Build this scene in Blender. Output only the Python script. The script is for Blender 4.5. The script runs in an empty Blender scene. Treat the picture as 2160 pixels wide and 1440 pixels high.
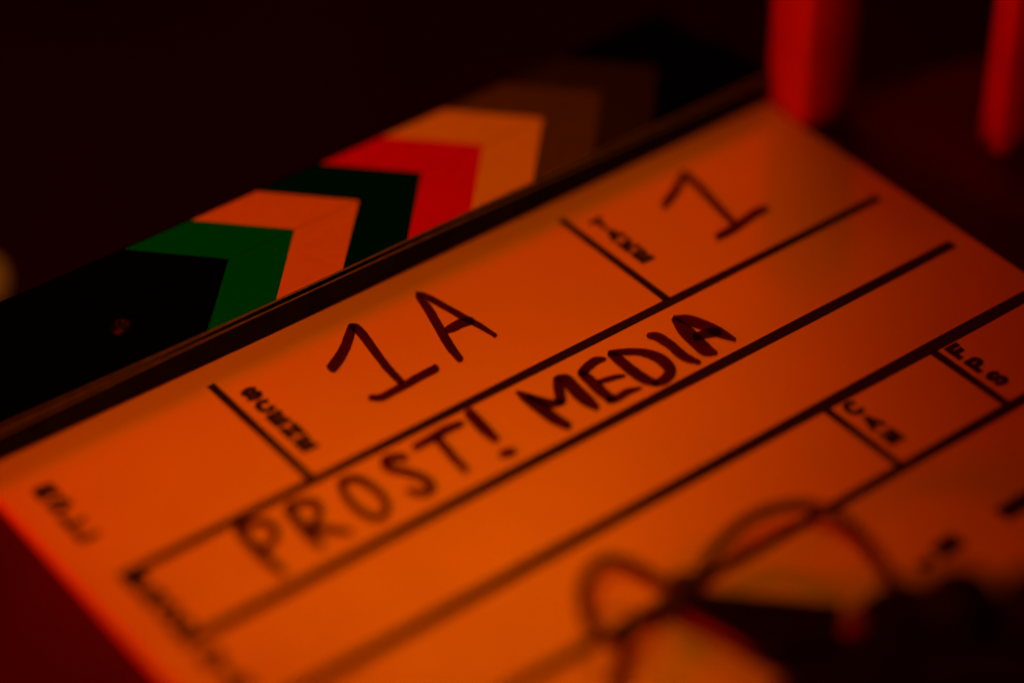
import bpy, bmesh, math, random
from mathutils import Vector, Matrix
C = bpy.context.scene.collection
R = math.radians
random.seed(7)

# ------------------------------------------------------------------ camera
cam_d = bpy.data.cameras.new('camera')
cam = bpy.data.objects.new('camera', cam_d); C.objects.link(cam)
fw = Vector((0.0, 0.7780027, -0.6282610)); up = Vector((0.0140784, 0.6281987, 0.7779256))
rt = fw.cross(up).normalized(); up = rt.cross(fw).normalized()
cam.matrix_world = Matrix(((rt.x, up.x, -fw.x, 0.0250055), (rt.y, up.y, -fw.y, -0.6753551), (rt.z, up.z, -fw.z, 0.4311778), (0, 0, 0, 1)))
cam_d.lens = 97.93; cam_d.sensor_width = 36; cam_d.clip_start = 0.02; cam_d.clip_end = 50
cam_d.dof.use_dof = True; cam_d.dof.focus_distance = 0.689; cam_d.dof.aperture_fstop = 2.0; cam_d.dof.aperture_blades = 0
bpy.context.scene.camera = cam

# ------------------------------------------------------------------ world, exposure
w = bpy.data.worlds.new('World'); bpy.context.scene.world = w; w.use_nodes = True
bg = w.node_tree.nodes['Background']; bg.inputs[0].default_value = (0.010, 0.0003, 0.0002, 1); bg.inputs[1].default_value = 0.05
vs = bpy.context.scene.view_settings
vs.view_transform = 'Standard'; vs.look = 'None'; vs.exposure = 0; vs.gamma = 1
cy = bpy.context.scene.cycles; cy.sample_clamp_indirect = 3.0; cy.use_denoising = True

# ------------------------------------------------------------------ lamps: warm spot and an added second one, red lamps left and behind
def aim(o, target):
    d = (Vector(target) - o.location).normalized()
    o.rotation_euler = d.to_track_quat('-Z', 'Y').to_euler()
def area(name, loc, target, sx, sy, watts, color, spread=math.pi):
    l = bpy.data.lights.new(name, 'AREA'); l.shape = 'RECTANGLE'; l.size = sx; l.size_y = sy
    l.energy = watts; l.color = color; l.spread = spread
    o = bpy.data.objects.new(name, l); C.objects.link(o); o.location = loc; aim(o, target); return o
def spot(name, loc, target, deg, blend, watts, color, radius):
    l = bpy.data.lights.new(name, 'SPOT'); l.spot_size = R(deg); l.spot_blend = blend; l.energy = watts
    l.color = color; l.shadow_soft_size = radius
    o = bpy.data.objects.new(name, l); C.objects.link(o); o.location = loc; aim(o, target); return o
spot('warm_spot', (-0.28, -0.42, 0.80), (-0.020, -0.115, 0), 19, 0.75, 7.6, (1.0, 0.188, 0.0006), 0.03)
spot('warm_spot', (-0.15, -0.62, 0.70), (0.034, -0.252, 0), 11.5, 0.95, 13.0, (1.0, 0.175, 0.0006), 0.07)  # added for a warm pool near the cable, no known source
area('red_lamp_side', (-0.42, -0.50, 0.15), (0.0, -0.15, 0), 0.14, 0.08, 1.35, (1.0, 0.0003, 0.0), R(150))
area('warm_lamp_behind', (-0.10, 0.72, 1.00), (0.0, -0.22, 0), 0.42, 0.22, 0.55, (1.0, 0.27, 0.002))
area('red_lamp_behind', (-0.12, 0.92, 0.88), (-0.02, -0.17, 0), 0.80, 0.50, 2.35, (1.0, 0.0003, 0.0))

# ------------------------------------------------------------------ helpers
def tag(o, label=None, cat=None, group=None, kind=None):
    for k, v in (('label', label), ('category', cat), ('group', group), ('kind', kind)):
        if v: o[k] = v
    return o
def obj(name, bm, mats, parent=None, loc=(0, 0, 0), smooth=False):
    me = bpy.data.meshes.new(name); bm.to_mesh(me); bm.free()
    for m in (mats if isinstance(mats, (list, tuple)) else [mats]): me.materials.append(m)
    if smooth:
        for p in me.polygons: p.use_smooth = True
    o = bpy.data.objects.new(name, me); C.objects.link(o); o.location = loc
    if parent: o.parent = parent
    return o
def empty(name, loc=(0, 0, 0), rz=0.0):
    o = bpy.data.objects.new(name, None); C.objects.link(o); o.location = loc; o.rotation_euler = (0, 0, rz); return o
def box(bm, x0, x1, y0, y1, z0, z1, bevel=0.0, seg=2):
    r = bmesh.ops.create_cube(bm, size=1.0)
    for v in r['verts']:
        v.co = Vector(((x0 + x1) / 2 + v.co.x * (x1 - x0), (y0 + y1) / 2 + v.co.y * (y1 - y0), (z0 + z1) / 2 + v.co.z * (z1 - z0)))
    if bevel:
        ed = list({e for v in r['verts'] for e in v.link_edges})
        bmesh.ops.bevel(bm, geom=ed, offset=bevel, segments=seg, affect='EDGES', profile=0.5)
def sheet(bm, pts, z):
    vs_ = [bm.verts.new((x, y, z)) for x, y in pts]; f = bm.faces.new(vs_); f.normal_update()
    if f.normal.z < 0: f.normal_flip()
def prism(bm, pts, z0, z1, bevel=0.0, seg=3):
    n = len(pts); a = [bm.verts.new((x, y, z0)) for x, y in pts]; b = [bm.verts.new((x, y, z1)) for x, y in pts]
    fs = [bm.faces.new(a[::-1]), bm.faces.new(b)]
    for i in range(n): fs.append(bm.faces.new((a[i], a[(i + 1) % n], b[(i + 1) % n], b[i])))
    bmesh.ops.recalc_face_normals(bm, faces=fs)
    if bevel:
        ed = list({e for v in a + b for e in v.link_edges})
        bmesh.ops.bevel(bm, geom=ed, offset=bevel, segments=seg, affect='EDGES', profile=0.5)
def lathe(bm, prof, seg=32):
    rings = [[bm.verts.new((r * math.cos(2 * math.pi * k / seg), r * math.sin(2 * math.pi * k / seg), z)) for k in range(seg)] for r, z in prof]
    for a, b in zip(rings, rings[1:]):
        for k in range(seg): bm.faces.new((a[k], a[(k + 1) % seg], b[(k + 1) % seg], b[k]))
    bm.faces.new(rings[0][::-1]); bm.faces.new(rings[-1])
def smoothpath(P, n=8):
    P = [Vector(p) for p in P]; out = []
    for i in range(len(P) - 1):
        a = P[i - 1] if i else P[0] * 2 - P[1]; b, c = P[i], P[i + 1]; d = P[i + 2] if i + 2 < len(P) else P[-1] * 2 - P[-2]
        for k in range(n):
            t = k / n; out.append(0.5 * (b * 2 + (c - a) * t + (a * 2 - b * 5 + c * 4 - d) * t * t + (b * 3 - a - c * 3 + d) * t ** 3))
    out.append(P[-1]); return out
def tube(bm, path, r, seg=12):
    rings = []; n0 = Vector((0, 0, 1))
    for i, p in enumerate(path):
        t = (path[min(i + 1, len(path) - 1)] - path[max(i - 1, 0)]).normalized()
        n0 = (n0 - t * n0.dot(t)).normalized(); b = t.cross(n0)
        rr = r(i / (len(path) - 1)) if callable(r) else r
        rings.append([bm.verts.new(p + (n0 * math.cos(2 * math.pi * k / seg) + b * math.sin(2 * math.pi * k / seg)) * rr) for k in range(seg)])
    for a, b in zip(rings, rings[1:]):
        for k in range(seg): bm.faces.new((a[k], a[(k + 1) % seg], b[(k + 1) % seg], b[k]))
    bm.faces.new(rings[0][::-1]); bm.faces.new(rings[-1])
    bmesh.ops.recalc_face_normals(bm, faces=bm.faces)

def mat(name, color, rough=0.5, var=0.12, scale=60.0, bump=0.0, bscale=400.0, spec=0.5, metal=0.0, coat=0.0, rvar=0.1):
    m = bpy.data.materials.new(name); m.use_nodes = True; nt = m.node_tree; b = nt.nodes['Principled BSDF']
    tc = nt.nodes.new('ShaderNodeTexCoord'); nz = nt.nodes.new('ShaderNodeTexNoise')
    nz.inputs['Scale'].default_value = scale; nz.inputs['Detail'].default_value = 6
    nt.links.new(tc.outputs['Object'], nz.inputs['Vector'])
    rp = nt.nodes.new('ShaderNodeValToRGB'); rp.color_ramp.elements[0].position = 0.3; rp.color_ramp.elements[1].position = 0.7
    lo = tuple(c * (1 - var) for c in color); hi = tuple(min(1, c * (1 + var)) for c in color)
    rp.color_ramp.elements[0].color = (*lo, 1); rp.color_ramp.elements[1].color = (*hi, 1)
    nt.links.new(nz.outputs['Fac'], rp.inputs['Fac']); nt.links.new(rp.outputs['Color'], b.inputs['Base Color'])
    mr = nt.nodes.new('ShaderNodeMapRange'); mr.inputs['To Min'].default_value = max(0.02, rough - rvar); mr.inputs['To Max'].default_value = min(1, rough + rvar)
    nz2 = nt.nodes.new('ShaderNodeTexNoise'); nz2.inputs['Scale'].default_value = scale * 2.3; nz2.inputs['Detail'].default_value = 4
    nt.links.new(tc.outputs['Object'], nz2.inputs['Vector']); nt.links.new(nz2.outputs['Fac'], mr.inputs['Value']); nt.links.new(mr.outputs['Result'], b.inputs['Roughness'])
    b.inputs['Specular IOR Level'].default_value = spec; b.inputs['Metallic'].default_value = metal; b.inputs['Coat Weight'].default_value = coat
    if bump:
        nb = nt.nodes.new('ShaderNodeTexNoise'); nb.inputs['Scale'].default_value = bscale; nb.inputs['Detail'].default_value = 5
        bp = nt.nodes.new('ShaderNodeBump'); bp.inputs['Strength'].default_value = bump; bp.inputs['Distance'].default_value = 0.0005
        nt.links.new(tc.outputs['Object'], nb.inputs['Vector']); nt.links.new(nb.outputs['Fac'], bp.inputs['Height']); nt.links.new(bp.outputs['Normal'], b.inputs['Normal'])
    return m
def marker_mat():
    # dry-erase ink: a thin film that tints what lies under it, streaky along the stroke
    m = bpy.data.materials.new('marker_ink'); m.use_nodes = True; nt = m.node_tree; nt.nodes.clear()
    out = nt.nodes.new('ShaderNodeOutputMaterial'); mix = nt.nodes.new('ShaderNodeMixShader')
    tr = nt.nodes.new('ShaderNodeBsdfTransparent'); df = nt.nodes.new('ShaderNodeBsdfPrincipled')
    df.inputs['Base Color'].default_value = (0.012, 0.008, 0.010, 1); df.inputs['Roughness'].default_value = 0.6
    tc = nt.nodes.new('ShaderNodeTexCoord'); nz = nt.nodes.new('ShaderNodeTexNoise'); nz.inputs['Scale'].default_value = 260; nz.inputs['Detail'].default_value = 5
    nz2 = nt.nodes.new('ShaderNodeTexNoise'); nz2.inputs['Scale'].default_value = 90; nz2.inputs['Detail'].default_value = 3
    ad = nt.nodes.new('ShaderNodeMath'); ad.operation = 'ADD'
    nt.links.new(tc.outputs['Object'], nz.inputs['Vector']); nt.links.new(tc.outputs['Object'], nz2.inputs['Vector'])
    nt.links.new(nz.outputs['Fac'], ad.inputs[0]); nt.links.new(nz2.outputs['Fac'], ad.inputs[1])
    rp = nt.nodes.new('ShaderNodeValToRGB'); rp.color_ramp.elements[0].position = 0.35; rp.color_ramp.elements[1].position = 0.65
    rp.color_ramp.elements[0].color = (0.25, 0.11, 0.08, 1); rp.color_ramp.elements[1].color = (0.35, 0.14, 0.10, 1)
    hf = nt.nodes.new('ShaderNodeMath'); hf.operation = 'MULTIPLY'; hf.inputs[1].default_value = 0.5
    nt.links.new(ad.outputs[0], hf.inputs[0]); nt.links.new(hf.outputs[0], rp.inputs['Fac']); nt.links.new(rp.outputs['Color'], tr.inputs['Color'])
    mix.inputs['Fac'].default_value = 0.14
    nt.links.new(tr.outputs[0], mix.inputs[1]); nt.links.new(df.outputs[0], mix.inputs[2]); nt.links.new(mix.outputs[0], out.inputs['Surface'])
    return m
def glow_mat():
    m = bpy.data.materials.new('dim_bulb'); m.use_nodes = True; b = m.node_tree.nodes['Principled BSDF']
    b.inputs['Base Color'].default_value = (0.4, 0.25, 0.1, 1); b.inputs['Emission Color'].default_value = (0.42, 0.11, 0.006, 1); b.inputs['Emission Strength'].default_value = 0.4
    return m
M = dict(
    acrylic=mat('white_acrylic', (0.78, 0.77, 0.75), 0.22, 0.03, 22, 0.05, 45, spec=0.72, rvar=0.10),
    ink=mat('black_print', (0.017, 0.016, 0.013), 0.42, 0.7, 2600, 0.25, 2500, spec=0.10),
    marker=marker_mat(),
    black=mat('black_paint', (0.0015, 0.0015, 0.0015), 0.6, 0.25, 120, 0.12, 900, spec=0.0),
    side=mat('black_stained_wood', (0.016, 0.028, 0.016), 0.6, 0.35, 90, 0.2, 700, spec=0.04),
    edge=mat('edge_glint', (0.28, 0.38, 0.20), 0.45, 0.25, 400, 0.1, 900),  # pale colour stands in for lamp light caught on the chamfers
    green=mat('green_print', (0.0, 0.36, 0.09), 0.45, 0.05, 300, 0.05, 1500, spec=0.0),
    pink=mat('salmon_print', (0.84, 0.46, 0.45), 0.45, 0.04, 300, 0.05, 1500, spec=0.0),
    blue=mat('blue_print', (0.0, 0.045, 0.42), 0.45, 0.05, 300, 0.05, 1500, spec=0.0),
    red=mat('red_print', (0.78, 0.004, 0.01), 0.45, 0.05, 300, 0.05, 1500, spec=0.0),
    yellow=mat('yellow_print', (0.86, 0.80, 0.10), 0.45, 0.04, 300, 0.05, 1500, spec=0.0),
    grey=mat('grey_print', (0.11, 0.11, 0.11), 0.45, 0.06, 300, 0.05, 1500, spec=0.0),
    dgrey=mat('dark_grey_print', (0.035, 0.034, 0.034), 0.45, 0.06, 300, 0.05, 1500, spec=0.0),
    table=mat('dark_table', (0.085, 0.008, 0.006), 0.5, 0.35, 14, 0.25, 300, spec=0.03),
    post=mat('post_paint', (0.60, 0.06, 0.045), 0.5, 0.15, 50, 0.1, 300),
    rubber=mat('black_rubber', (0.014, 0.012, 0.012), 0.6, 0.3, 200, 0.1, 900, spec=0.05),
    cable=mat('cable_sheath', (0.050, 0.040, 0.030), 0.5, 0.3, 200, 0.08, 900, spec=0.2),
    plastic=mat('black_plastic', (0.005, 0.004, 0.004), 0.5, 0.3, 150, 0.2, 1200, spec=0.06),
    redglint=mat('red_glint', (0.15, 0.001, 0.001), 0.45, 0.15, 150, 0.05, 900),  # red lamp glints on plug and device, put into the colour
    steel=mat('screw_steel', (0.03, 0.02, 0.018), 0.45, 0.15, 300, 0.05, 900, metal=1.0),
    floor=mat('dark_floor', (0.09, 0.004, 0.003), 0.8, 0.3, 6, 0.2, 60, spec=0.05),
    bulb=glow_mat(),
)
STROKES = [  # marker strokes: left and right edge points on the slate, in tenths of a millimetre
  ('scene_number',0,[-1072,-1099,-1072,-1090,-1069,-1105,-1070,-1082,-1065,-1108,-1067,-1075,-1061,-1107,-1062,-1071,-1055,-1104,-1056,-1068,-1049,-1101,-1050,-1064,-1043,-1098,-1045,-1061,-1036,-1094,-1039,-1058,-1029,-1090,-1033,-1055,-1021,-1085,-1026,-1051,-1014,-1080,-1019,-1046,-1006,-1074,-1012,-1042,-998,-1068,-1005,-1037,-990,-1062,-999,-1032,-982,-1056,-992,-1027,-975,-1049,-985,-1022,-967,-1042,-978,-1015,-960,-1035,-972,-1009,-953,-1029,-965,-1003,-947,-1022,-959,-998,-940,-1015,-953,-993,-935,-1008,-947,-987,-929,-1001,-940,-981,-923,-995,-934,-976,-921,-991,-930,-973,-920,-986,-927,-974,-920,-981,-923,-976]),
  ('scene_number',0,[-934,-981,-929,-977,-937,-985,-925,-976,-938,-989,-922,-975,-938,-992,-921,-977,-938,-996,-919,-979,-938,-1000,-917,-981,-938,-1003,-914,-983,-938,-1005,-912,-988,-938,-1008,-911,-993,-938,-1012,-911,-1000,-939,-1017,-911,-1007,-939,-1023,-912,-1014,-940,-1031,-913,-1022,-942,-1039,-914,-1032,-943,-1050,-917,-1043,-946,-1062,-919,-1056,-948,-1075,-922,-1069,-951,-1089,-925,-1083,-953,-1102,-928,-1097,-956,-1117,-931,-1111,-958,-1131,-934,-1126,-961,-1146,-937,-1140,-964,-1161,-939,-1155,-966,-1176,-942,-1168,-967,-1189,-943,-1181,-968,-1202,-945,-1193,-969,-1215,-946,-1206,-969,-1227,-947,-1218,-970,-1239,-948,-1231,-969,-1242,-949,-1234,-967,-1244,-952,-1238,-962,-1244,-957,-1242]),
  ('scene_number',0,[-1058,-1239,-1055,-1234,-1060,-1243,-1051,-1231,-1060,-1246,-1048,-1229,-1059,-1248,-1046,-1229,-1056,-1252,-1041,-1232,-1052,-1257,-1036,-1235,-1048,-1261,-1032,-1238,-1043,-1265,-1028,-1240,-1037,-1268,-1024,-1241,-1030,-1270,-1019,-1241,-1023,-1270,-1014,-1241,-1016,-1269,-1007,-1241,-1009,-1269,-1001,-1240,-1002,-1268,-993,-1240,-995,-1268,-986,-1239,-988,-1268,-980,-1239,-981,-1268,-973,-1238,-974,-1267,-965,-1238,-966,-1267,-957,-1237,-956,-1266,-948,-1237,-947,-1266,-938,-1236,-936,-1265,-928,-1235,-926,-1264,-917,-1234,-916,-1264,-907,-1234,-906,-1263,-896,-1233,-896,-1263,-886,-1233,-886,-1263,-876,-1233,-876,-1263,-866,-1233,-866,-1262,-856,-1232,-863,-1261,-853,-1234,-859,-1257,-852,-1238,-855,-1251,-853,-1243]),
  ('scene_number',0,[-731,-983,-728,-982,-734,-985,-725,-982,-736,-988,-723,-983,-737,-990,-723,-985,-740,-1001,-723,-995,-743,-1011,-722,-1003,-745,-1021,-722,-1013,-748,-1031,-723,-1024,-751,-1043,-724,-1038,-755,-1057,-728,-1053,-760,-1073,-732,-1070,-765,-1090,-738,-1087,-770,-1107,-743,-1105,-775,-1124,-748,-1121,-780,-1139,-753,-1137,-785,-1155,-758,-1153,-790,-1171,-763,-1168,-794,-1186,-767,-1183,-798,-1201,-771,-1196,-801,-1214,-774,-1209,-802,-1227,-777,-1220,-804,-1238,-780,-1232,-805,-1250,-782,-1243,-806,-1261,-785,-1255,-806,-1264,-787,-1259,-804,-1266,-790,-1262,-800,-1266,-794,-1265]),
  ('scene_number',0,[-726,-975,-724,-973,-728,-978,-721,-972,-729,-980,-720,-971,-729,-982,-719,-972,-728,-988,-716,-977,-726,-994,-713,-981,-725,-1000,-709,-986,-724,-1006,-706,-992,-722,-1013,-704,-999,-721,-1022,-701,-1007,-719,-1030,-699,-1017,-717,-1040,-697,-1027,-715,-1051,-695,-1037,-713,-1062,-693,-1049,-711,-1074,-691,-1061,-708,-1088,-688,-1075,-706,-1102,-686,-1089,-704,-1116,-683,-1103,-702,-1130,-681,-1116,-699,-1142,-679,-1128,-696,-1153,-676,-1139,-693,-1164,-674,-1151,-691,-1175,-672,-1162,-688,-1186,-670,-1174,-686,-1197,-669,-1186,-684,-1208,-668,-1198,-682,-1219,-667,-1210,-680,-1230,-666,-1222,-679,-1241,-665,-1233,-678,-1242,-666,-1235,-676,-1243,-667,-1238,-673,-1242,-670,-1240]),
  ('scene_number',0,[-760,-1148,-757,-1141,-760,-1153,-754,-1136,-759,-1156,-751,-1133,-757,-1157,-747,-1132,-754,-1158,-743,-1131,-750,-1159,-739,-1130,-747,-1161,-735,-1130,-743,-1161,-731,-1129,-739,-1162,-727,-1128,-734,-1162,-723,-1128,-729,-1162,-718,-1128,-724,-1161,-712,-1127,-720,-1161,-706,-1127,-716,-1161,-700,-1128,-711,-1162,-694,-1131,-706,-1163,-689,-1133,-700,-1164,-684,-1136,-695,-1165,-679,-1139,-689,-1167,-674,-1142,-686,-1167,-673,-1144,-682,-1164,-673,-1148,-678,-1160,-675,-1154]),
  ('production_title',0,[-765,-1438,-762,-1437,-767,-1440,-760,-1436,-768,-1442,-758,-1437,-768,-1444,-757,-1438,-769,-1451,-755,-1442,-770,-1457,-752,-1446,-772,-1463,-749,-1450,-773,-1470,-747,-1455,-773,-1477,-744,-1462,-774,-1486,-742,-1470,-774,-1496,-741,-1479,-774,-1507,-739,-1489,-774,-1517,-738,-1499,-773,-1527,-737,-1509,-773,-1537,-736,-1519,-773,-1547,-736,-1529,-773,-1557,-735,-1539,-772,-1568,-735,-1549,-771,-1578,-735,-1558,-769,-1589,-734,-1568,-766,-1598,-733,-1578,-763,-1608,-732,-1588,-759,-1617,-731,-1599,-756,-1626,-730,-1609,-755,-1628,-731,-1613,-750,-1629,-733,-1618,-745,-1627,-738,-1623]),
  ('production_title',0,[-754,-1464,-751,-1461,-757,-1467,-747,-1459,-758,-1470,-745,-1459,-759,-1472,-744,-1461,-757,-1480,-740,-1467,-756,-1488,-737,-1474,-754,-1496,-734,-1481,-752,-1504,-730,-1487,-750,-1511,-727,-1492,-748,-1517,-724,-1498,-745,-1524,-721,-1503,-742,-1529,-718,-1507,-739,-1535,-716,-1511,-735,-1539,-713,-1514,-729,-1543,-710,-1517,-724,-1545,-707,-1520,-718,-1547,-703,-1523,-713,-1548,-699,-1526,-708,-1549,-695,-1529,-706,-1549,-694,-1531,-703,-1547,-694,-1534,-699,-1544,-696,-1538]),
  ('production_title',0,[-655,-1451,-652,-1452,-659,-1451,-649,-1454,-662,-1453,-648,-1456,-664,-1456,-649,-1459,-669,-1462,-651,-1466,-673,-1468,-653,-1472,-678,-1473,-654,-1479,-682,-1479,-657,-1486,-687,-1486,-661,-1495,-692,-1494,-665,-1504,-697,-1503,-671,-1513,-703,-1512,-677,-1523,-709,-1522,-683,-1532,-714,-1531,-689,-1541,-716,-1537,-693,-1546,-715,-1542,-699,-1548,-711,-1546,-705,-1548]),
  ('production_title',0,[-656,-1456,-652,-1453,-658,-1460,-649,-1451,-659,-1463,-646,-1450,-659,-1465,-645,-1451,-658,-1471,-641,-1453,-658,-1476,-636,-1455,-657,-1481,-631,-1458,-658,-1485,-626,-1463,-659,-1489,-623,-1472,-661,-1495,-623,-1482,-663,-1503,-624,-1493,-665,-1514,-626,-1504,-667,-1525,-627,-1514,-669,-1536,-628,-1522,-670,-1546,-628,-1530,-670,-1555,-628,-1537,-670,-1563,-629,-1545,-670,-1571,-629,-1552,-669,-1579,-630,-1561,-667,-1586,-631,-1569,-666,-1593,-632,-1577,-663,-1599,-634,-1585,-661,-1606,-636,-1594,-659,-1612,-637,-1602,-658,-1615,-638,-1605,-655,-1616,-641,-1609,-651,-1615,-645,-1612]),
  ('production_title',0,[-514,-1476,-516,-1479,-513,-1474,-518,-1481,-513,-1472,-520,-1482,-513,-1471,-521,-1482,-516,-1467,-527,-1482,-519,-1463,-532,-1481,-522,-1459,-537,-1481,-527,-1456,-541,-1481,-532,-1453,-545,-1481,-538,-1452,-549,-1482,-544,-1452,-553,-1483,-550,-1453,-557,-1484,-556,-1454,-562,-1486,-562,-1455,-568,-1487,-569,-1457,-573,-1489,-576,-1460,-579,-1491,-583,-1462,-585,-1493,-589,-1465,-592,-1495,-596,-1468,-598,-1497,-599,-1470,-602,-1497,-603,-1475,-605,-1494,-605,-1482,-606,-1489]),
  ('production_title',0,[-603,-1477,-598,-1474,-607,-1481,-594,-1473,-609,-1484,-591,-1474,-610,-1487,-590,-1476,-610,-1493,-588,-1480,-611,-1499,-586,-1484,-612,-1504,-584,-1489,-613,-1510,-582,-1495,-613,-1516,-581,-1503,-614,-1524,-581,-1512,-616,-1534,-582,-1522,-617,-1544,-582,-1532,-618,-1555,-583,-1542,-619,-1565,-584,-1552,-619,-1575,-585,-1561,-618,-1585,-586,-1571,-617,-1594,-586,-1581,-617,-1604,-587,-1591,-616,-1613,-588,-1601,-615,-1616,-589,-1605,-611,-1617,-593,-1610,-606,-1617,-598,-1614]),
  ('production_title',0,[-588,-1536,-585,-1532,-589,-1540,-583,-1529,-589,-1542,-580,-1527,-587,-1543,-578,-1526,-583,-1545,-574,-1527,-579,-1546,-570,-1528,-575,-1547,-565,-1529,-571,-1548,-561,-1530,-567,-1550,-557,-1531,-563,-1551,-552,-1532,-558,-1552,-547,-1533,-553,-1553,-542,-1534,-548,-1554,-538,-1536,-544,-1555,-533,-1538,-540,-1556,-529,-1540,-536,-1557,-526,-1543,-532,-1558,-523,-1545,-528,-1559,-520,-1548,-524,-1560,-518,-1551,-523,-1560,-517,-1552,-521,-1559,-517,-1553,-520,-1557,-518,-1555]),
  ('production_title',0,[-617,-1598,-612,-1592,-619,-1604,-608,-1588,-619,-1608,-604,-1586,-618,-1610,-601,-1587,-614,-1613,-597,-1589,-611,-1615,-593,-1591,-607,-1618,-589,-1593,-602,-1621,-586,-1594,-596,-1622,-583,-1595,-588,-1622,-579,-1595,-580,-1621,-573,-1595,-573,-1620,-566,-1594,-567,-1619,-558,-1593,-560,-1618,-550,-1594,-554,-1618,-542,-1596,-546,-1618,-535,-1600,-538,-1619,-529,-1603,-530,-1620,-522,-1607,-521,-1620,-516,-1611,-520,-1620,-515,-1612,-519,-1619,-515,-1613,-517,-1617,-516,-1615]),
  ('production_title',0,[-499,-1463,-493,-1460,-502,-1466,-489,-1459,-505,-1470,-486,-1460,-506,-1473,-485,-1462,-506,-1480,-484,-1468,-507,-1486,-482,-1473,-508,-1493,-480,-1478,-509,-1500,-479,-1485,-509,-1507,-477,-1493,-510,-1516,-477,-1502,-510,-1526,-477,-1512,-511,-1536,-477,-1522,-511,-1547,-478,-1532,-511,-1557,-478,-1542,-511,-1567,-477,-1551,-511,-1576,-477,-1560,-510,-1586,-477,-1568,-509,-1595,-476,-1576,-507,-1603,-475,-1583,-504,-1611,-475,-1590,-500,-1617,-473,-1597,-496,-1623,-472,-1604,-492,-1628,-470,-1611,-488,-1633,-469,-1618,-486,-1634,-469,-1621,-483,-1634,-471,-1624,-479,-1632,-474,-1628]),
  ('production_title',0,[-500,-1464,-496,-1460,-501,-1468,-493,-1457,-502,-1471,-491,-1456,-501,-1472,-489,-1456,-495,-1477,-482,-1459,-490,-1481,-476,-1462,-484,-1485,-470,-1465,-479,-1489,-463,-1469,-473,-1493,-457,-1473,-467,-1498,-451,-1476,-462,-1502,-445,-1480,-456,-1506,-439,-1485,-451,-1510,-433,-1490,-446,-1516,-427,-1495,-442,-1522,-421,-1501,-439,-1530,-415,-1508,-435,-1537,-410,-1515,-433,-1545,-405,-1523,-431,-1552,-401,-1531,-430,-1560,-398,-1539,-429,-1567,-395,-1548,-430,-1574,-394,-1557,-430,-1581,-393,-1566,-431,-1587,-394,-1575,-432,-1592,-395,-1583,-433,-1597,-397,-1592,-434,-1600,-400,-1601,-435,-1601,-405,-1611,-434,-1600,-413,-1621,-434,-1601,-423,-1630,-436,-1602,-432,-1635,-440,-1605,-441,-1639,-445,-1607,-450,-1641,-449,-1609,-458,-1643,-453,-1610,-466,-1643,-459,-1611,-473,-1641,-465,-1612,-479,-1638,-472,-1612,-484,-1636,-478,-1612,-489,-1634,-481,-1613,-491,-1632,-485,-1616,-491,-1629,-488,-1620,-490,-1625]),
  ('production_title',0,[-381,-1469,-377,-1466,-383,-1473,-374,-1463,-384,-1476,-371,-1463,-384,-1478,-369,-1463,-382,-1483,-365,-1465,-380,-1488,-361,-1467,-378,-1492,-356,-1470,-377,-1496,-352,-1474,-376,-1501,-348,-1481,-375,-1507,-346,-1488,-375,-1514,-344,-1497,-374,-1522,-344,-1507,-373,-1531,-343,-1517,-373,-1540,-343,-1527,-373,-1550,-343,-1538,-375,-1561,-344,-1550,-376,-1573,-345,-1561,-376,-1585,-345,-1571,-375,-1596,-346,-1580,-372,-1606,-345,-1589,-368,-1615,-344,-1597,-363,-1622,-343,-1606,-358,-1628,-341,-1616,-354,-1635,-339,-1625,-352,-1636,-340,-1627,-350,-1636,-341,-1630,-347,-1635,-343,-1632]),
  ('production_title',0,[-286,-1455,-281,-1453,-290,-1457,-278,-1453,-292,-1460,-276,-1455,-294,-1462,-275,-1457,-298,-1473,-274,-1466,-303,-1484,-273,-1475,-307,-1494,-272,-1484,-311,-1505,-271,-1492,-314,-1516,-271,-1501,-316,-1526,-271,-1511,-318,-1537,-272,-1521,-319,-1547,-273,-1531,-320,-1557,-274,-1541,-321,-1566,-276,-1550,-322,-1575,-277,-1560,-323,-1584,-278,-1569,-324,-1594,-279,-1577,-324,-1604,-279,-1584,-323,-1613,-280,-1589,-319,-1620,-281,-1594,-314,-1625,-282,-1600,-309,-1628,-283,-1606,-303,-1630,-283,-1613,-298,-1633,-283,-1620,-297,-1634,-283,-1623,-294,-1634,-284,-1626,-291,-1632,-287,-1629]),
  ('production_title',0,[-285,-1457,-282,-1453,-287,-1460,-279,-1451,-288,-1463,-276,-1450,-288,-1464,-274,-1451,-285,-1471,-269,-1454,-283,-1478,-263,-1458,-281,-1484,-257,-1461,-278,-1491,-251,-1465,-276,-1498,-246,-1471,-273,-1505,-241,-1478,-270,-1512,-237,-1486,-266,-1520,-233,-1494,-263,-1528,-230,-1503,-259,-1536,-227,-1513,-257,-1545,-224,-1522,-255,-1554,-221,-1532,-252,-1563,-219,-1541,-250,-1572,-217,-1551,-247,-1581,-215,-1561,-244,-1590,-215,-1571,-240,-1598,-214,-1581,-236,-1605,-214,-1592,-231,-1613,-214,-1602,-227,-1621,-214,-1613,-226,-1622,-214,-1614,-224,-1622,-216,-1617,-222,-1621,-218,-1619]),
  ('production_title',0,[-298,-1550,-294,-1544,-299,-1556,-290,-1539,-299,-1559,-286,-1536,-296,-1561,-282,-1535,-290,-1563,-276,-1536,-284,-1565,-269,-1536,-278,-1566,-262,-1537,-273,-1568,-255,-1538,-268,-1570,-248,-1539,-263,-1572,-242,-1542,-258,-1574,-236,-1544,-253,-1577,-231,-1547,-248,-1579,-226,-1550,-243,-1582,-221,-1553,-239,-1582,-219,-1556,-234,-1580,-220,-1561,-229,-1575,-223,-1567]),
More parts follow.
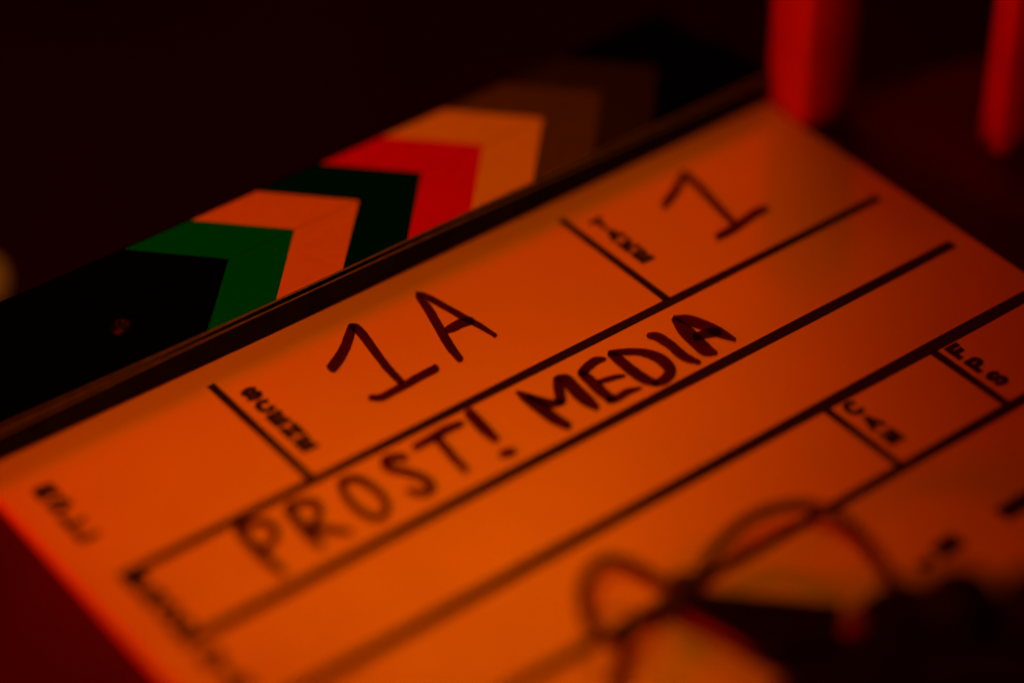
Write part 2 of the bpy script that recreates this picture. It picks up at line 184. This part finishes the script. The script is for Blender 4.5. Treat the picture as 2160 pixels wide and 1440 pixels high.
  ('production_title',0,[-1561,-1421,-1554,-1419,-1566,-1425,-1549,-1420,-1569,-1429,-1546,-1422,-1571,-1434,-1545,-1426,-1572,-1447,-1546,-1439,-1574,-1460,-1546,-1452,-1575,-1473,-1547,-1465,-1576,-1486,-1548,-1477,-1577,-1500,-1548,-1490,-1577,-1513,-1548,-1502,-1577,-1525,-1548,-1514,-1577,-1538,-1549,-1526,-1576,-1550,-1548,-1538,-1575,-1563,-1548,-1551,-1574,-1575,-1548,-1563,-1573,-1587,-1548,-1575,-1571,-1599,-1548,-1587,-1569,-1611,-1547,-1600,-1567,-1622,-1547,-1612,-1566,-1625,-1548,-1616,-1563,-1626,-1550,-1620,-1559,-1626,-1554,-1623]),
  ('production_title',0,[-1563,-1431,-1560,-1424,-1563,-1436,-1557,-1420,-1562,-1440,-1554,-1416,-1560,-1442,-1551,-1416,-1553,-1443,-1544,-1417,-1547,-1444,-1538,-1417,-1540,-1445,-1531,-1418,-1535,-1446,-1524,-1420,-1529,-1448,-1517,-1422,-1524,-1450,-1510,-1425,-1519,-1453,-1504,-1429,-1514,-1457,-1498,-1433,-1509,-1460,-1493,-1438,-1506,-1464,-1488,-1443,-1504,-1468,-1484,-1450,-1503,-1472,-1482,-1457,-1502,-1477,-1480,-1464,-1502,-1481,-1479,-1472,-1502,-1483,-1480,-1481,-1503,-1485,-1483,-1490,-1504,-1488,-1488,-1499,-1506,-1491,-1493,-1506,-1509,-1495,-1498,-1512,-1512,-1498,-1504,-1518,-1516,-1500,-1511,-1522,-1520,-1503,-1518,-1526,-1525,-1505,-1525,-1529,-1530,-1507,-1531,-1532,-1535,-1509,-1538,-1533,-1539,-1509,-1544,-1534,-1542,-1510,-1550,-1534,-1547,-1509,-1555,-1533,-1552,-1509,-1559,-1532,-1557,-1508,-1564,-1531,-1559,-1509,-1566,-1530,-1562,-1512,-1567,-1527,-1565,-1516,-1567,-1522]),
  ('production_title',0,[-1432,-1435,-1426,-1433,-1437,-1438,-1421,-1434,-1441,-1442,-1418,-1436,-1443,-1446,-1418,-1440,-1444,-1457,-1419,-1450,-1446,-1467,-1420,-1461,-1447,-1477,-1421,-1471,-1449,-1488,-1422,-1481,-1450,-1499,-1423,-1492,-1452,-1511,-1424,-1503,-1453,-1523,-1425,-1516,-1454,-1536,-1426,-1528,-1455,-1548,-1427,-1539,-1455,-1559,-1428,-1549,-1455,-1569,-1429,-1559,-1454,-1578,-1429,-1567,-1452,-1586,-1430,-1575,-1451,-1593,-1430,-1584,-1450,-1601,-1431,-1593,-1449,-1604,-1431,-1596,-1446,-1605,-1434,-1599,-1442,-1605,-1437,-1602]),
  ('production_title',0,[-1433,-1442,-1431,-1436,-1434,-1447,-1428,-1431,-1433,-1451,-1424,-1428,-1431,-1453,-1421,-1427,-1425,-1454,-1415,-1428,-1418,-1455,-1409,-1429,-1412,-1456,-1402,-1430,-1406,-1457,-1395,-1432,-1402,-1458,-1389,-1434,-1397,-1461,-1383,-1437,-1392,-1464,-1377,-1440,-1388,-1467,-1371,-1444,-1384,-1470,-1366,-1449,-1383,-1473,-1362,-1455,-1382,-1476,-1360,-1463,-1382,-1480,-1359,-1471,-1382,-1484,-1360,-1479,-1383,-1487,-1362,-1488,-1384,-1490,-1365,-1496,-1385,-1492,-1370,-1504,-1387,-1495,-1375,-1511,-1390,-1498,-1381,-1516,-1394,-1502,-1387,-1521,-1399,-1505,-1393,-1526,-1403,-1509,-1400,-1530,-1409,-1512,-1406,-1534,-1415,-1515,-1413,-1537,-1422,-1519,-1420,-1540,-1428,-1523,-1426,-1543,-1431,-1525,-1429,-1544,-1433,-1529,-1431,-1542,-1433,-1533,-1433,-1539]),
  ('production_title',0,[-1431,-1530,-1426,-1525,-1433,-1535,-1422,-1522,-1434,-1539,-1419,-1521,-1433,-1542,-1416,-1521,-1429,-1547,-1412,-1526,-1426,-1551,-1409,-1529,-1422,-1555,-1405,-1533,-1419,-1559,-1401,-1537,-1415,-1564,-1397,-1542,-1410,-1568,-1393,-1546,-1406,-1573,-1389,-1551,-1401,-1577,-1384,-1556,-1396,-1582,-1380,-1561,-1391,-1586,-1375,-1566,-1387,-1591,-1371,-1571,-1382,-1595,-1367,-1577,-1377,-1599,-1363,-1582,-1372,-1603,-1359,-1587,-1367,-1608,-1355,-1592,-1365,-1608,-1354,-1595,-1363,-1607,-1355,-1598,-1360,-1605,-1357,-1601]),
  ('production_title',1,[-1282,-1460,-1278,-1435,-1279,-1460,-1272,-1434,-1274,-1460,-1264,-1434,-1269,-1461,-1257,-1436,-1264,-1463,-1249,-1439,-1260,-1466,-1243,-1444,-1257,-1470,-1238,-1450,-1254,-1475,-1234,-1458,-1252,-1482,-1231,-1466,-1249,-1490,-1228,-1475,-1248,-1498,-1226,-1484,-1246,-1506,-1225,-1494,-1246,-1515,-1224,-1504,-1245,-1524,-1223,-1515,-1245,-1534,-1224,-1526,-1246,-1542,-1224,-1536,-1247,-1550,-1225,-1545,-1248,-1558,-1227,-1555,-1250,-1565,-1230,-1565,-1252,-1571,-1233,-1574,-1254,-1575,-1238,-1583,-1257,-1579,-1244,-1592,-1260,-1582,-1251,-1599,-1264,-1586,-1258,-1605,-1268,-1588,-1265,-1610,-1271,-1589,-1273,-1613,-1273,-1589,-1280,-1614,-1275,-1589,-1287,-1613,-1278,-1588,-1292,-1611,-1281,-1586,-1298,-1607,-1283,-1582,-1302,-1602,-1286,-1578,-1306,-1595,-1289,-1571,-1309,-1587,-1291,-1564,-1312,-1579,-1293,-1556,-1314,-1569,-1294,-1548,-1316,-1560,-1295,-1539,-1317,-1549,-1295,-1530,-1317,-1538,-1295,-1520,-1316,-1527,-1294,-1510,-1315,-1516,-1293,-1501,-1314,-1506,-1291,-1493,-1312,-1495,-1289,-1486,-1309,-1486,-1287,-1478,-1306,-1477,-1284,-1471,-1303,-1469,-1282,-1465,-1301,-1462,-1280,-1460,-1299,-1457,-1278,-1457,-1297,-1452,-1279,-1458,-1293,-1445,-1281,-1460,-1286,-1438]),
  ('production_title',0,[-1108,-1472,-1112,-1477,-1106,-1467,-1116,-1480,-1105,-1463,-1119,-1481,-1106,-1461,-1122,-1481,-1109,-1457,-1126,-1477,-1113,-1452,-1130,-1474,-1117,-1448,-1134,-1471,-1121,-1444,-1138,-1468,-1126,-1440,-1142,-1466,-1131,-1437,-1146,-1465,-1137,-1434,-1151,-1464,-1144,-1433,-1156,-1463,-1152,-1432,-1159,-1463,-1162,-1436,-1156,-1462,-1171,-1446,-1153,-1459,-1176,-1456,-1153,-1458,-1179,-1465,-1153,-1460,-1179,-1475,-1154,-1463,-1178,-1484,-1154,-1467,-1174,-1492,-1152,-1472,-1169,-1500,-1148,-1478,-1164,-1507,-1143,-1486,-1158,-1514,-1138,-1494,-1154,-1522,-1133,-1502,-1149,-1529,-1129,-1510,-1145,-1537,-1124,-1518,-1141,-1545,-1120,-1526,-1138,-1553,-1116,-1535,-1136,-1560,-1113,-1544,-1135,-1567,-1111,-1553,-1134,-1574,-1110,-1563,-1134,-1580,-1110,-1572,-1135,-1585,-1111,-1581,-1135,-1586,-1115,-1592,-1134,-1584,-1122,-1602,-1134,-1584,-1130,-1608,-1136,-1585,-1138,-1611,-1139,-1586,-1145,-1613,-1141,-1586,-1152,-1612,-1144,-1586,-1158,-1610,-1147,-1584,-1164,-1606,-1151,-1580,-1168,-1602,-1155,-1577,-1172,-1597,-1159,-1574,-1175,-1593,-1162,-1571,-1178,-1588,-1164,-1568,-1180,-1584,-1166,-1565,-1182,-1580,-1169,-1562,-1184,-1576,-1171,-1558,-1185,-1572,-1173,-1557,-1186,-1570,-1175,-1558,-1184,-1566,-1178,-1560,-1182,-1563]),
  ('production_title',0,[-1084,-1457,-1082,-1451,-1084,-1461,-1079,-1446,-1083,-1464,-1076,-1443,-1080,-1465,-1073,-1441,-1071,-1466,-1064,-1440,-1062,-1466,-1054,-1440,-1053,-1466,-1045,-1439,-1044,-1466,-1036,-1438,-1035,-1466,-1026,-1437,-1025,-1466,-1017,-1436,-1015,-1465,-1007,-1435,-1005,-1464,-997,-1434,-996,-1463,-987,-1433,-987,-1462,-977,-1433,-979,-1462,-968,-1434,-970,-1462,-959,-1436,-961,-1463,-950,-1438,-952,-1463,-942,-1440,-943,-1464,-934,-1442,-940,-1463,-932,-1444,-937,-1460,-931,-1447,-934,-1456,-932,-1451]),
  ('production_title',0,[-1018,-1453,-1012,-1451,-1023,-1456,-1007,-1451,-1026,-1459,-1005,-1453,-1028,-1463,-1004,-1456,-1029,-1473,-1005,-1466,-1030,-1482,-1006,-1475,-1032,-1492,-1007,-1484,-1033,-1501,-1008,-1494,-1034,-1510,-1009,-1503,-1035,-1519,-1010,-1513,-1037,-1529,-1011,-1522,-1038,-1538,-1013,-1531,-1039,-1548,-1014,-1540,-1039,-1557,-1015,-1549,-1040,-1566,-1016,-1558,-1040,-1574,-1017,-1566,-1040,-1582,-1018,-1575,-1040,-1590,-1019,-1583,-1040,-1598,-1020,-1591,-1039,-1601,-1021,-1595,-1037,-1602,-1024,-1598,-1033,-1602,-1028,-1601]),
  ('production_title',0,[-903,-1421,-895,-1419,-909,-1425,-890,-1419,-914,-1430,-886,-1421,-916,-1435,-885,-1426,-917,-1444,-886,-1434,-918,-1452,-886,-1442,-920,-1461,-887,-1451,-921,-1470,-887,-1459,-922,-1478,-888,-1467,-923,-1487,-889,-1476,-924,-1496,-889,-1484,-924,-1505,-890,-1493,-925,-1514,-891,-1501,-924,-1522,-892,-1509,-924,-1530,-893,-1517,-923,-1537,-894,-1524,-922,-1544,-895,-1531,-921,-1550,-896,-1539,-920,-1556,-897,-1546,-919,-1559,-898,-1550,-916,-1560,-901,-1554,-911,-1560,-905,-1557]),
  ('production_title',0,[-939,-1601,-936,-1595,-941,-1606,-933,-1591,-940,-1609,-929,-1588,-938,-1611,-926,-1588,-936,-1612,-923,-1588,-933,-1614,-920,-1588,-930,-1615,-916,-1588,-928,-1617,-913,-1589,-925,-1618,-909,-1590,-922,-1619,-906,-1591,-918,-1619,-903,-1593,-915,-1620,-900,-1595,-911,-1621,-897,-1597,-908,-1621,-895,-1599,-905,-1621,-893,-1601,-901,-1619,-893,-1604,-898,-1615,-894,-1609]),
  ('take_number',0,[-7,-1090,-8,-1084,-6,-1093,-6,-1078,-3,-1095,-4,-1074,1,-1094,0,-1071,6,-1092,6,-1067,12,-1089,11,-1064,18,-1086,17,-1060,24,-1083,23,-1056,29,-1081,30,-1053,34,-1079,36,-1050,40,-1076,42,-1047,46,-1074,47,-1044,52,-1070,53,-1042,59,-1067,58,-1039,67,-1062,65,-1035,75,-1058,72,-1031,83,-1053,80,-1026,91,-1047,88,-1021,99,-1042,95,-1017,107,-1036,103,-1012,115,-1031,110,-1007,123,-1025,118,-1003,130,-1019,126,-998,138,-1013,134,-993,141,-1010,137,-991,143,-1006,141,-992,144,-1001,143,-995]),
  ('take_number',0,[133,-997,138,-995,128,-1001,143,-994,125,-1004,145,-995,124,-1008,146,-997,123,-1013,146,-1002,122,-1019,147,-1007,121,-1024,147,-1012,120,-1030,147,-1018,119,-1036,146,-1024,119,-1044,146,-1032,118,-1052,145,-1040,117,-1061,144,-1049,116,-1070,143,-1059,114,-1079,142,-1070,113,-1090,140,-1081,110,-1101,137,-1092,108,-1112,135,-1104,106,-1124,132,-1116,103,-1136,130,-1128,101,-1147,127,-1139,99,-1158,125,-1150,97,-1170,122,-1161,95,-1181,120,-1173,92,-1192,118,-1184,91,-1204,115,-1196,89,-1216,113,-1208,87,-1228,111,-1219,85,-1240,109,-1231,83,-1251,106,-1243,84,-1254,105,-1247,87,-1255,101,-1250,91,-1255,97,-1253]),
  ('take_number',0,[13,-1274,16,-1267,12,-1279,20,-1262,13,-1283,24,-1259,15,-1284,27,-1258,20,-1284,32,-1257,24,-1285,37,-1257,29,-1285,42,-1256,34,-1286,47,-1256,40,-1286,53,-1255,46,-1286,60,-1255,54,-1286,67,-1254,62,-1285,75,-1254,71,-1284,83,-1253,80,-1283,91,-1252,89,-1282,99,-1251,99,-1280,108,-1249,108,-1278,117,-1247,117,-1276,126,-1245,126,-1275,135,-1244,134,-1273,144,-1242,143,-1272,153,-1241,151,-1270,161,-1239,158,-1269,170,-1238,164,-1268,178,-1237,170,-1268,186,-1238,175,-1268,192,-1240,181,-1269,197,-1241,186,-1270,202,-1243,192,-1270,208,-1245,196,-1269,209,-1247,200,-1267,210,-1250,204,-1262,208,-1255]),
]
# ------------------------------------------------------------------ the table
TZ = -0.0045
p0, ed, en = Vector((0.131, -0.020)), Vector((math.cos(R(23)), math.sin(R(23)))), Vector((math.sin(R(23)), -math.cos(R(23))))
bm = bmesh.new(); prism(bm, [p0 + ed * 0.9, p0 - ed * 0.9, p0 - ed * 0.9 + en * 0.9, p0 + ed * 0.9 + en * 0.9], TZ - 0.03, TZ, 0.004)
tag(obj('table_top', bm, M['table']), 'dark red-lit table top under the clapperboard', kind='structure')
bm = bmesh.new(); box(bm, -4, 4, -4, 4, -0.80, -0.75)
tag(obj('floor', bm, M['floor']), 'dark floor beyond the table edge', kind='structure')

# ------------------------------------------------------------------ clapperboard
YAW = R(37.0656)
clap = tag(empty('clapperboard', (0, 0, 0), YAW), 'clapperboard with white slate and coloured chevron clap sticks lying on table', 'clapperboard')
XL, XR, YB, YBOT = -0.1934, 0.0536, -0.0888, -0.298
bm = bmesh.new(); box(bm, XL, XR, YBOT, -0.050, TZ, 0.0, 0.0004, 2)
slate = obj('slate', bm, M['acrylic'], clap)
LZ = 0.00006
def rule(x0, y0, x1, y1, wd):
    bm = bmesh.new(); n = 14; rnd = random.Random(int((x0 + y0) * 1e6))
    d = Vector((x1 - x0, y1 - y0)); L = d.length; d /= L; nn = Vector((-d.y, d.x)); a = []; b = []
    for i in range(n + 1):
        p = Vector((x0, y0)) + d * (L * i / n); j = wd * 0.58 * (1 + rnd.uniform(-0.04, 0.04))
        a.append(p + nn * j); b.append(p - nn * j)
    va = [bm.verts.new((p.x, p.y, LZ)) for p in a]; vb = [bm.verts.new((p.x, p.y, LZ)) for p in b]
    for i in range(n):
        f = bm.faces.new((vb[i], vb[i + 1], va[i + 1], va[i]))
    obj('printed_line', bm, M['ink'], slate)
Y1, Y2, Y3, Y4, Y5 = -0.1400, -0.1665, -0.1935, -0.2213, -0.2470
rule(-0.1855, Y1, 0.0468, Y1, 0.0025); rule(-0.1855, Y2, 0.0478, Y2, 0.0029)
rule(-0.1855, Y3, 0.0478, Y3, 0.0032); rule(-0.1855, Y4, 0.0478, Y4, 0.0027)
rule(-0.0428, Y5 - 0.0012, -0.0385, Y5 - 0.0004, 0.0022); rule(-0.0365, Y5, -0.0290, Y5 + 0.0003, 0.0044); rule(-0.0162, Y5, 0.0478, Y5, 0.0042)
for x, y0, y1 in ((-0.1328, -0.0958, Y1 + 0.0012), (-0.0246, -0.0958, Y1 + 0.0012), (-0.0223, Y3 - 0.0016, Y4 + 0.0013), (0.0130, Y3 - 0.0016, Y4 + 0.0013)):
    rule(x, y0, x, y1, 0.0020)
def arc(cx, cy, rx, ry, a0, a1, n=10):
    return [(cx + rx * math.cos(R(a0 + (a1 - a0) * k / n)), cy + ry * math.sin(R(a0 + (a1 - a0) * k / n))) for k in range(n + 1)]
GLYPH = {   # stroke centre lines in a unit cell
    'A': [[(0, 0), (0.5, 1)], [(0.5, 1), (1, 0)], [(0.2, 0.36), (0.8, 0.36)]],
    'C': [arc(0.52, 0.5, 0.52, 0.5, 45, 315, 16)],
    'D': [[(0, 0), (0, 1)], [(0, 1), (0.4, 1)] + arc(0.4, 0.5, 0.6, 0.5, 90, -90) + [(0, 0)]],
    'E': [[(0, 0), (0, 1)], [(0, 1), (1, 1)], [(0, 0.5), (0.85, 0.5)], [(0, 0), (1, 0)]],
    'F': [[(0, 0), (0, 1)], [(0, 1), (1, 1)], [(0, 0.5), (0.85, 0.5)]],
    'I': [[(0.5, 0), (0.5, 1)]],
    'K': [[(0, 0), (0, 1)], [(1, 1), (0.1, 0.45)], [(0.3, 0.6), (1, 0)]],
    'L': [[(0, 1), (0, 0)], [(0, 0), (1, 0)]],
    'M': [[(0, 0), (0.08, 1)], [(0.08, 1), (0.5, 0.15)], [(0.5, 0.15), (0.92, 1)], [(0.92, 1), (1, 0)]],
    'N': [[(0, 0), (0, 1)], [(0, 1), (1, 0)], [(1, 0), (1, 1)]],
    'O': [arc(0.5, 0.5, 0.5, 0.5, 0, 360, 22)],
    'P': [[(0, 0), (0, 1)], [(0, 1), (0.55, 1)] + arc(0.6, 0.74, 0.4, 0.26, 90, -90) + [(0, 0.48)]],
    'R': [[(0, 0), (0, 1)], [(0, 1), (0.55, 1)] + arc(0.6, 0.74, 0.4, 0.26, 90, -90) + [(0, 0.48)], [(0.5, 0.48), (1, 0)]],
    'S': [arc(0.5, 0.75, 0.46, 0.25, 20, 270, 12) + arc(0.5, 0.25, 0.5, 0.25, 90, -160, 12)[1:]],
    'T': [[(0, 1), (1, 1)], [(0.5, 1), (0.5, 0)]],
}
def ribbon(bm, pts, wd, z):
    P = [Vector(p) for p in pts]; a = []; b = []; n = len(P)
    for i, p in enumerate(P):
        closed = (P[0] - P[-1]).length < 1e-6
        q0 = P[i - 1] if i else (P[-2] if closed else p); q1 = P[i + 1] if i < n - 1 else (P[1] if closed else p)
        d = (q1 - q0).normalized(); nn = Vector((-d.y, d.x)) * wd / 2
        e = Vector((0, 0)) if closed or 0 < i < n - 1 else d * wd * (0.35 if i else -0.35)
        a.append(bm.verts.new((*(p + e + nn), z))); b.append(bm.verts.new((*(p + e - nn), z)))
    for i in range(n - 1): bm.faces.new((b[i], b[i + 1], a[i + 1], a[i]))
def word(txt, x, y, pitch, lw, lh, wd=0.00168):
    bm = bmesh.new(); k = 0
    for i, ch in enumerate(txt):
        for st in GLYPH[ch]:
            ribbon(bm, [(x + wd / 2 + px * (lw - wd), y - pitch * i - lh + wd / 2 + py * (lh - wd)) for px, py in st], wd, LZ + 0.000001 * k); k += 1
    obj('printed_word', bm, M['ink'], slate)
word('ROLL', -0.1864, -0.1022, 0.0058, 0.0056, 0.0055, 0.0019)
word('SCENE', -0.1292, -0.1022, 0.0058, 0.0048, 0.0054)
word('TAKE', -0.0201, -0.1010, 0.0058, 0.0047, 0.0055)
word('PROD', -0.1852, -0.1414, 0.0058, 0.0057, 0.0056, 0.0019)
word('DIR', -0.1852, -0.1708, 0.0058, 0.0057, 0.0056, 0.0019)
word('CAM', -0.0191, -0.1957, 0.0066, 0.0047, 0.0058)
word('FPS', 0.0157, -0.1958, 0.0066, 0.0046, 0.0058)
for k, (nm, closed, fl) in enumerate(STROKES):
    bm = bmesh.new(); z = 0.00012 + 0.000012 * k; n = len(fl) // 4
    a = [bm.verts.new((fl[4 * i] * 1e-4, fl[4 * i + 1] * 1e-4, z)) for i in range(n)]
    b = [bm.verts.new((fl[4 * i + 2] * 1e-4, fl[4 * i + 3] * 1e-4, z)) for i in range(n)]
    for i in range(n if closed else n - 1):
        j = (i + 1) % n
        bm.faces.new((a[i], a[j], b[j], b[i]))
    bmesh.ops.recalc_face_normals(bm, faces=bm.faces)
    if sum(f.normal.z for f in bm.faces) < 0: bmesh.ops.reverse_faces(bm, faces=bm.faces)
    obj('marker_stroke', bm, M['marker'], slate)

# clap sticks: black core, thin printed plate on top, edges coloured pale for the light their chamfers catch
YJ, YT, ST, P, XS = -0.0670, -0.0467, 0.0093, 0.02, -0.1080
HL, HU = YJ - YB, YT - YJ
def stick(name, y0, y1, x0, x1, glinting):
    ch = 0.00030
    def prof(za, zb, yo):   # front faces -y; chamfer along the top front and back edges
        return [(y0 + yo, za), (y1, za), (y1, zb - ch), (y1 - 0.00002, zb), (y0 + yo + ch, zb), (y0 + yo, zb - ch)]
    def extr(pr, nm, mats, parent):
        bm = bmesh.new(); a = [bm.verts.new((x0, y, z)) for y, z in pr]; b = [bm.verts.new((x1, y, z)) for y, z in pr]; n = len(pr)
        bm.faces.new(a); bm.faces.new(b[::-1])
        for i in range(n):
            f = bm.faces.new((a[i], b[i], b[(i + 1) % n], a[(i + 1) % n]))
            if i == 4 and glinting: f.material_index = 1
        bmesh.ops.recalc_face_normals(bm, faces=bm.faces)
        return obj(nm, bm, mats, parent)
    s = extr(prof(0.0003, ST - 0.0016, 0.0), name, [M['side'], M['edge']], clap)
    p = extr(prof(ST - 0.00155, ST, 0.00025), 'top_plate', [M['black'], M['edge']], s)
    return s, p
low, lowp = stick('lower_stick', YB, YJ - 0.00005, -0.2000, 0.0536, True)
upp, uppp = stick('upper_stick', YJ + 0.00005, YT, -0.2000, 0.0500, False)
SZ = ST + 0.00005
cols = ['green', 'pink', 'blue', 'red', 'yellow', 'grey', 'dgrey']
SL = 0.935
for i, c in enumerate(cols):
    x = XS + i * P; e = 0.0006
    bm = bmesh.new(); h = HL - e; sheet(bm, [(x, YJ - 0.00008), (x + P, YJ - 0.00008), (x + P - h * SL, YJ - h), (x - h * SL, YJ - h)], SZ)
    obj('stripe', bm, M[c], lowp)
    bm = bmesh.new(); h = HU - e; sheet(bm, [(x, YJ + 0.00008), (x + P, YJ + 0.00008), (x + P - h * SL, YJ + h), (x - h * SL, YJ + h)], SZ)
    obj('stripe', bm, M[c], uppp)
bm = bmesh.new(); lathe(bm, [(0.0030, 0), (0.0030, 0.0005), (0.0026, 0.0011), (0.0016, 0.0015), (0.0009, 0.0016), (0.0008, 0.0010), (0.0003, 0.0009)], 24)
obj('screw', bm, M['steel'], lowp, (-0.1434, -0.0743, ST), True)

# ------------------------------------------------------------------ cable looped on the slate (board coordinates, stands on the slate)
def b2w(x, y, z): return Vector((x * math.cos(YAW) - y * math.sin(YAW), x * math.sin(YAW) + y * math.cos(YAW), z))
CAB = [(-0.0629,-0.259,0.016),(-0.0606,-0.2538,0.015),(-0.0575,-0.2454,0.014),(-0.0556,-0.2374,0.013),(-0.0561,-0.2303,0.012),(-0.0591,-0.2243,0.011),(-0.0671,-0.2206,0.01),(-0.0754,-0.2206,0.009),(-0.0848,-0.2235,0.008),(-0.0923,-0.226,0.006),(-0.0953,-0.2215,0.0065),(-0.0973,-0.2142,0.007),(-0.1007,-0.2093,0.0075),(-0.1067,-0.2101,0.008),(-0.1123,-0.2145,0.0075),(-0.1158,-0.2213,0.007),(-0.1151,-0.227,0.006),(-0.1079,-0.2271,0.005),(-0.0995,-0.2266,0.0045),(-0.1061,-0.228,0.007),(-0.1124,-0.23,0.006),(-0.1176,-0.2337,0.005),(-0.1229,-0.2389,0.004),(-0.131,-0.250,0.003)]
base = b2w(-0.095, -0.228, 0.0)
cab = tag(empty('cable', base), 'thin black cable in two loops tied at a knot on the white slate', 'cable')
loc = lambda p: b2w(*p) - base
bm = bmesh.new(); tube(bm, smoothpath([loc(p) for p in CAB], 8), 0.0015, 12); obj('cord', bm, M['cable'], cab, smooth=True)
bm = bmesh.new(); tube(bm, smoothpath([loc(p) for p in ((-0.0890,-0.2262,0.0040),(-0.0910,-0.2232,0.0062),(-0.0940,-0.2240,0.0050),(-0.0970,-0.2262,0.0036),(-0.0955,-0.2290,0.0030),(-0.0925,-0.2275,0.0045),(-0.0930,-0.2240,0.0070))], 8), 0.0022, 12); obj('knot', bm, M['cable'], cab, smooth=True)

# black plug beside the knot, added red strip stands in for lamp glint on its lower edge
po = Vector((0.078, -0.248, 0.0))
pl = tag(empty('plug', po), 'black tapered plug with an added red glint strip beside the cable knot', 'plug')
def ploc(pts): return [(x - po.x, y - po.y) for x, y in pts]
bm = bmesh.new(); prism(bm, ploc([(0.0605,-0.2405),(0.0660,-0.2380),(0.0960,-0.2425),(0.0938,-0.2560),(0.0803,-0.2583),(0.0718,-0.2510)]), 0.0015, 0.0085, 0.0010); obj('plug_body', bm, M['plastic'], pl)
bm = bmesh.new(); tube(bm, [Vector((x - po.x, y - po.y, z)) for x, y, z in ((0.0602,-0.2412,0.0040),(0.0652,-0.2452,0.0042),(0.0731,-0.2506,0.0040),(0.0765,-0.2538,0.0035))], 0.0016, 12); obj('glint_strip', bm, M['redglint'], pl, smooth=True)

# black device in the near corner
dv = Vector((0.115, -0.285, 0.0))
dev = tag(empty('device', dv), 'black boxy device with knobs and an added red glint on the near slate corner', 'device')
def dloc(pts): return [(x - dv.x, y - dv.y) for x, y in pts]
bm = bmesh.new(); prism(bm, dloc([(0.1000,-0.2590),(0.1033,-0.2545),(0.1108,-0.2578),(0.1232,-0.2606),(0.1350,-0.2620),(0.175,-0.266),(0.175,-0.335),(0.070,-0.335),(0.0785,-0.2900),(0.0925,-0.2790)]), 0.0, 0.029, 0.0022); obj('device_body', bm, M['plastic'], dev)
bm = bmesh.new(); prism(bm, dloc([(0.0962,-0.2462),(0.1045,-0.2390),(0.1090,-0.2440),(0.1060,-0.2720),(0.0760,-0.2860),(0.0720,-0.2800),(0.0796,-0.2663),(0.0851,-0.2606),(0.0935,-0.2590)]), 0.0005, 0.0095, 0.0012); obj('connector_block', bm, M['plastic'], dev)
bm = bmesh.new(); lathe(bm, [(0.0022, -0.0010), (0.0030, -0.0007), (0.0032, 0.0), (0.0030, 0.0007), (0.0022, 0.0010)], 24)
rg = obj('glint_ring', bm, M['redglint'], dev, (0.0972 - dv.x, -0.2517 - dv.y, 0.0102), True); rg.rotation_euler = (R(52), 0, R(-8)); rg.scale = (0.75, 1.25, 1)  # red piece added in place of a red light reflection
for x, y, r, h in ((0.1160, -0.2665, 0.0078, 0.0068), (0.1075, -0.2660, 0.0030, 0.004), (0.1310, -0.2690, 0.0075, 0.0085)):
    bm = bmesh.new(); lathe(bm, [(r, 0), (r, h * 0.8), (r * 0.85, h), (r * 0.3, h * 1.02)], 24); obj('knob', bm, M['rubber'], dev, (x - dv.x, y - dv.y, 0.0285), True)
bm = bmesh.new(); box(bm, -0.010, 0.010, -0.006, 0.006, 0, 0.002, 0.0008); obj('cover_plate', bm, M['rubber'], dev, (0.120 - dv.x, -0.284 - dv.y, 0.029))

# ------------------------------------------------------------------ posts behind the right edge, pale thing at far left
def post(x, y, rz, wx, wy, taper, label):
    t = tag(empty('post', (x, y, TZ), R(rz)), label, 'post', 'pale upright posts behind the slate')
    bm = bmesh.new(); H = 0.066
    n = 8; secs = []
    for i in range(n + 1):
        z = H * i / n; k = 1 + taper * z / H
        ring = []
        for a in range(16):
            th = 2 * math.pi * a / 16; c, s = math.cos(th), math.sin(th)
            sx = math.copysign(abs(c) ** 0.35, c); sy = math.copysign(abs(s) ** 0.35, s)
            ring.append(bm.verts.new((sx * wx / 2 * k, sy * wy / 2 * k, z)))
        secs.append(ring)
    for a, b in zip(secs, secs[1:]):
        for k in range(16): bm.faces.new((a[k], a[(k + 1) % 16], b[(k + 1) % 16], b[k]))
    bm.faces.new(secs[0][::-1]); bm.faces.new(secs[-1]); bmesh.ops.recalc_face_normals(bm, faces=bm.faces)
    obj('shaft', bm, M['post'], t, smooth=True)
    bm = bmesh.new(); lathe(bm, [(max(wx, wy) * 0.48, 0), (max(wx, wy) * 0.52, 0.001), (max(wx, wy) * 0.50, 0.0025)], 24); obj('foot_pad', bm, M['rubber'], t)
post(0.1080, -0.0378, 30, 0.0185, 0.0185, 0.06, 'wide red-lit upright post behind the far corner of the slate')
post(0.1602, -0.0515, 22, 0.0112, 0.0112, 0.01, 'thinner red-lit upright post standing alone on the table, cut by the frame edge')

LX, LY, LZZ = -0.1368, -0.0006, -0.0862
lp = tag(empty('lamp', (LX, LY, -0.75)), 'small dim warm lamp on a stand beyond the left end of the clap sticks', 'lamp')
bm = bmesh.new(); tube(bm, [Vector((0, 0, z)) for z in (0.01, 0.3, 0.75 + LZZ - 0.016)], 0.004, 12); obj('pole', bm, M['plastic'], lp, smooth=True)
bm = bmesh.new(); lathe(bm, [(0.05, 0), (0.05, 0.006), (0.03, 0.012), (0.006, 0.016)], 24); obj('base', bm, M['plastic'], lp)
bm = bmesh.new(); lathe(bm, [(0.004, 0), (0.0065, 0.001), (0.0065, 0.009), (0.005, 0.010)], 24); obj('socket', bm, M['plastic'], lp, (0, 0, 0.75 + LZZ - 0.017), True)
bm = bmesh.new(); bmesh.ops.create_uvsphere(bm, u_segments=20, v_segments=12, radius=0.0066); obj('bulb', bm, M['bulb'], lp, (0, 0, 0.75 + LZZ), True)
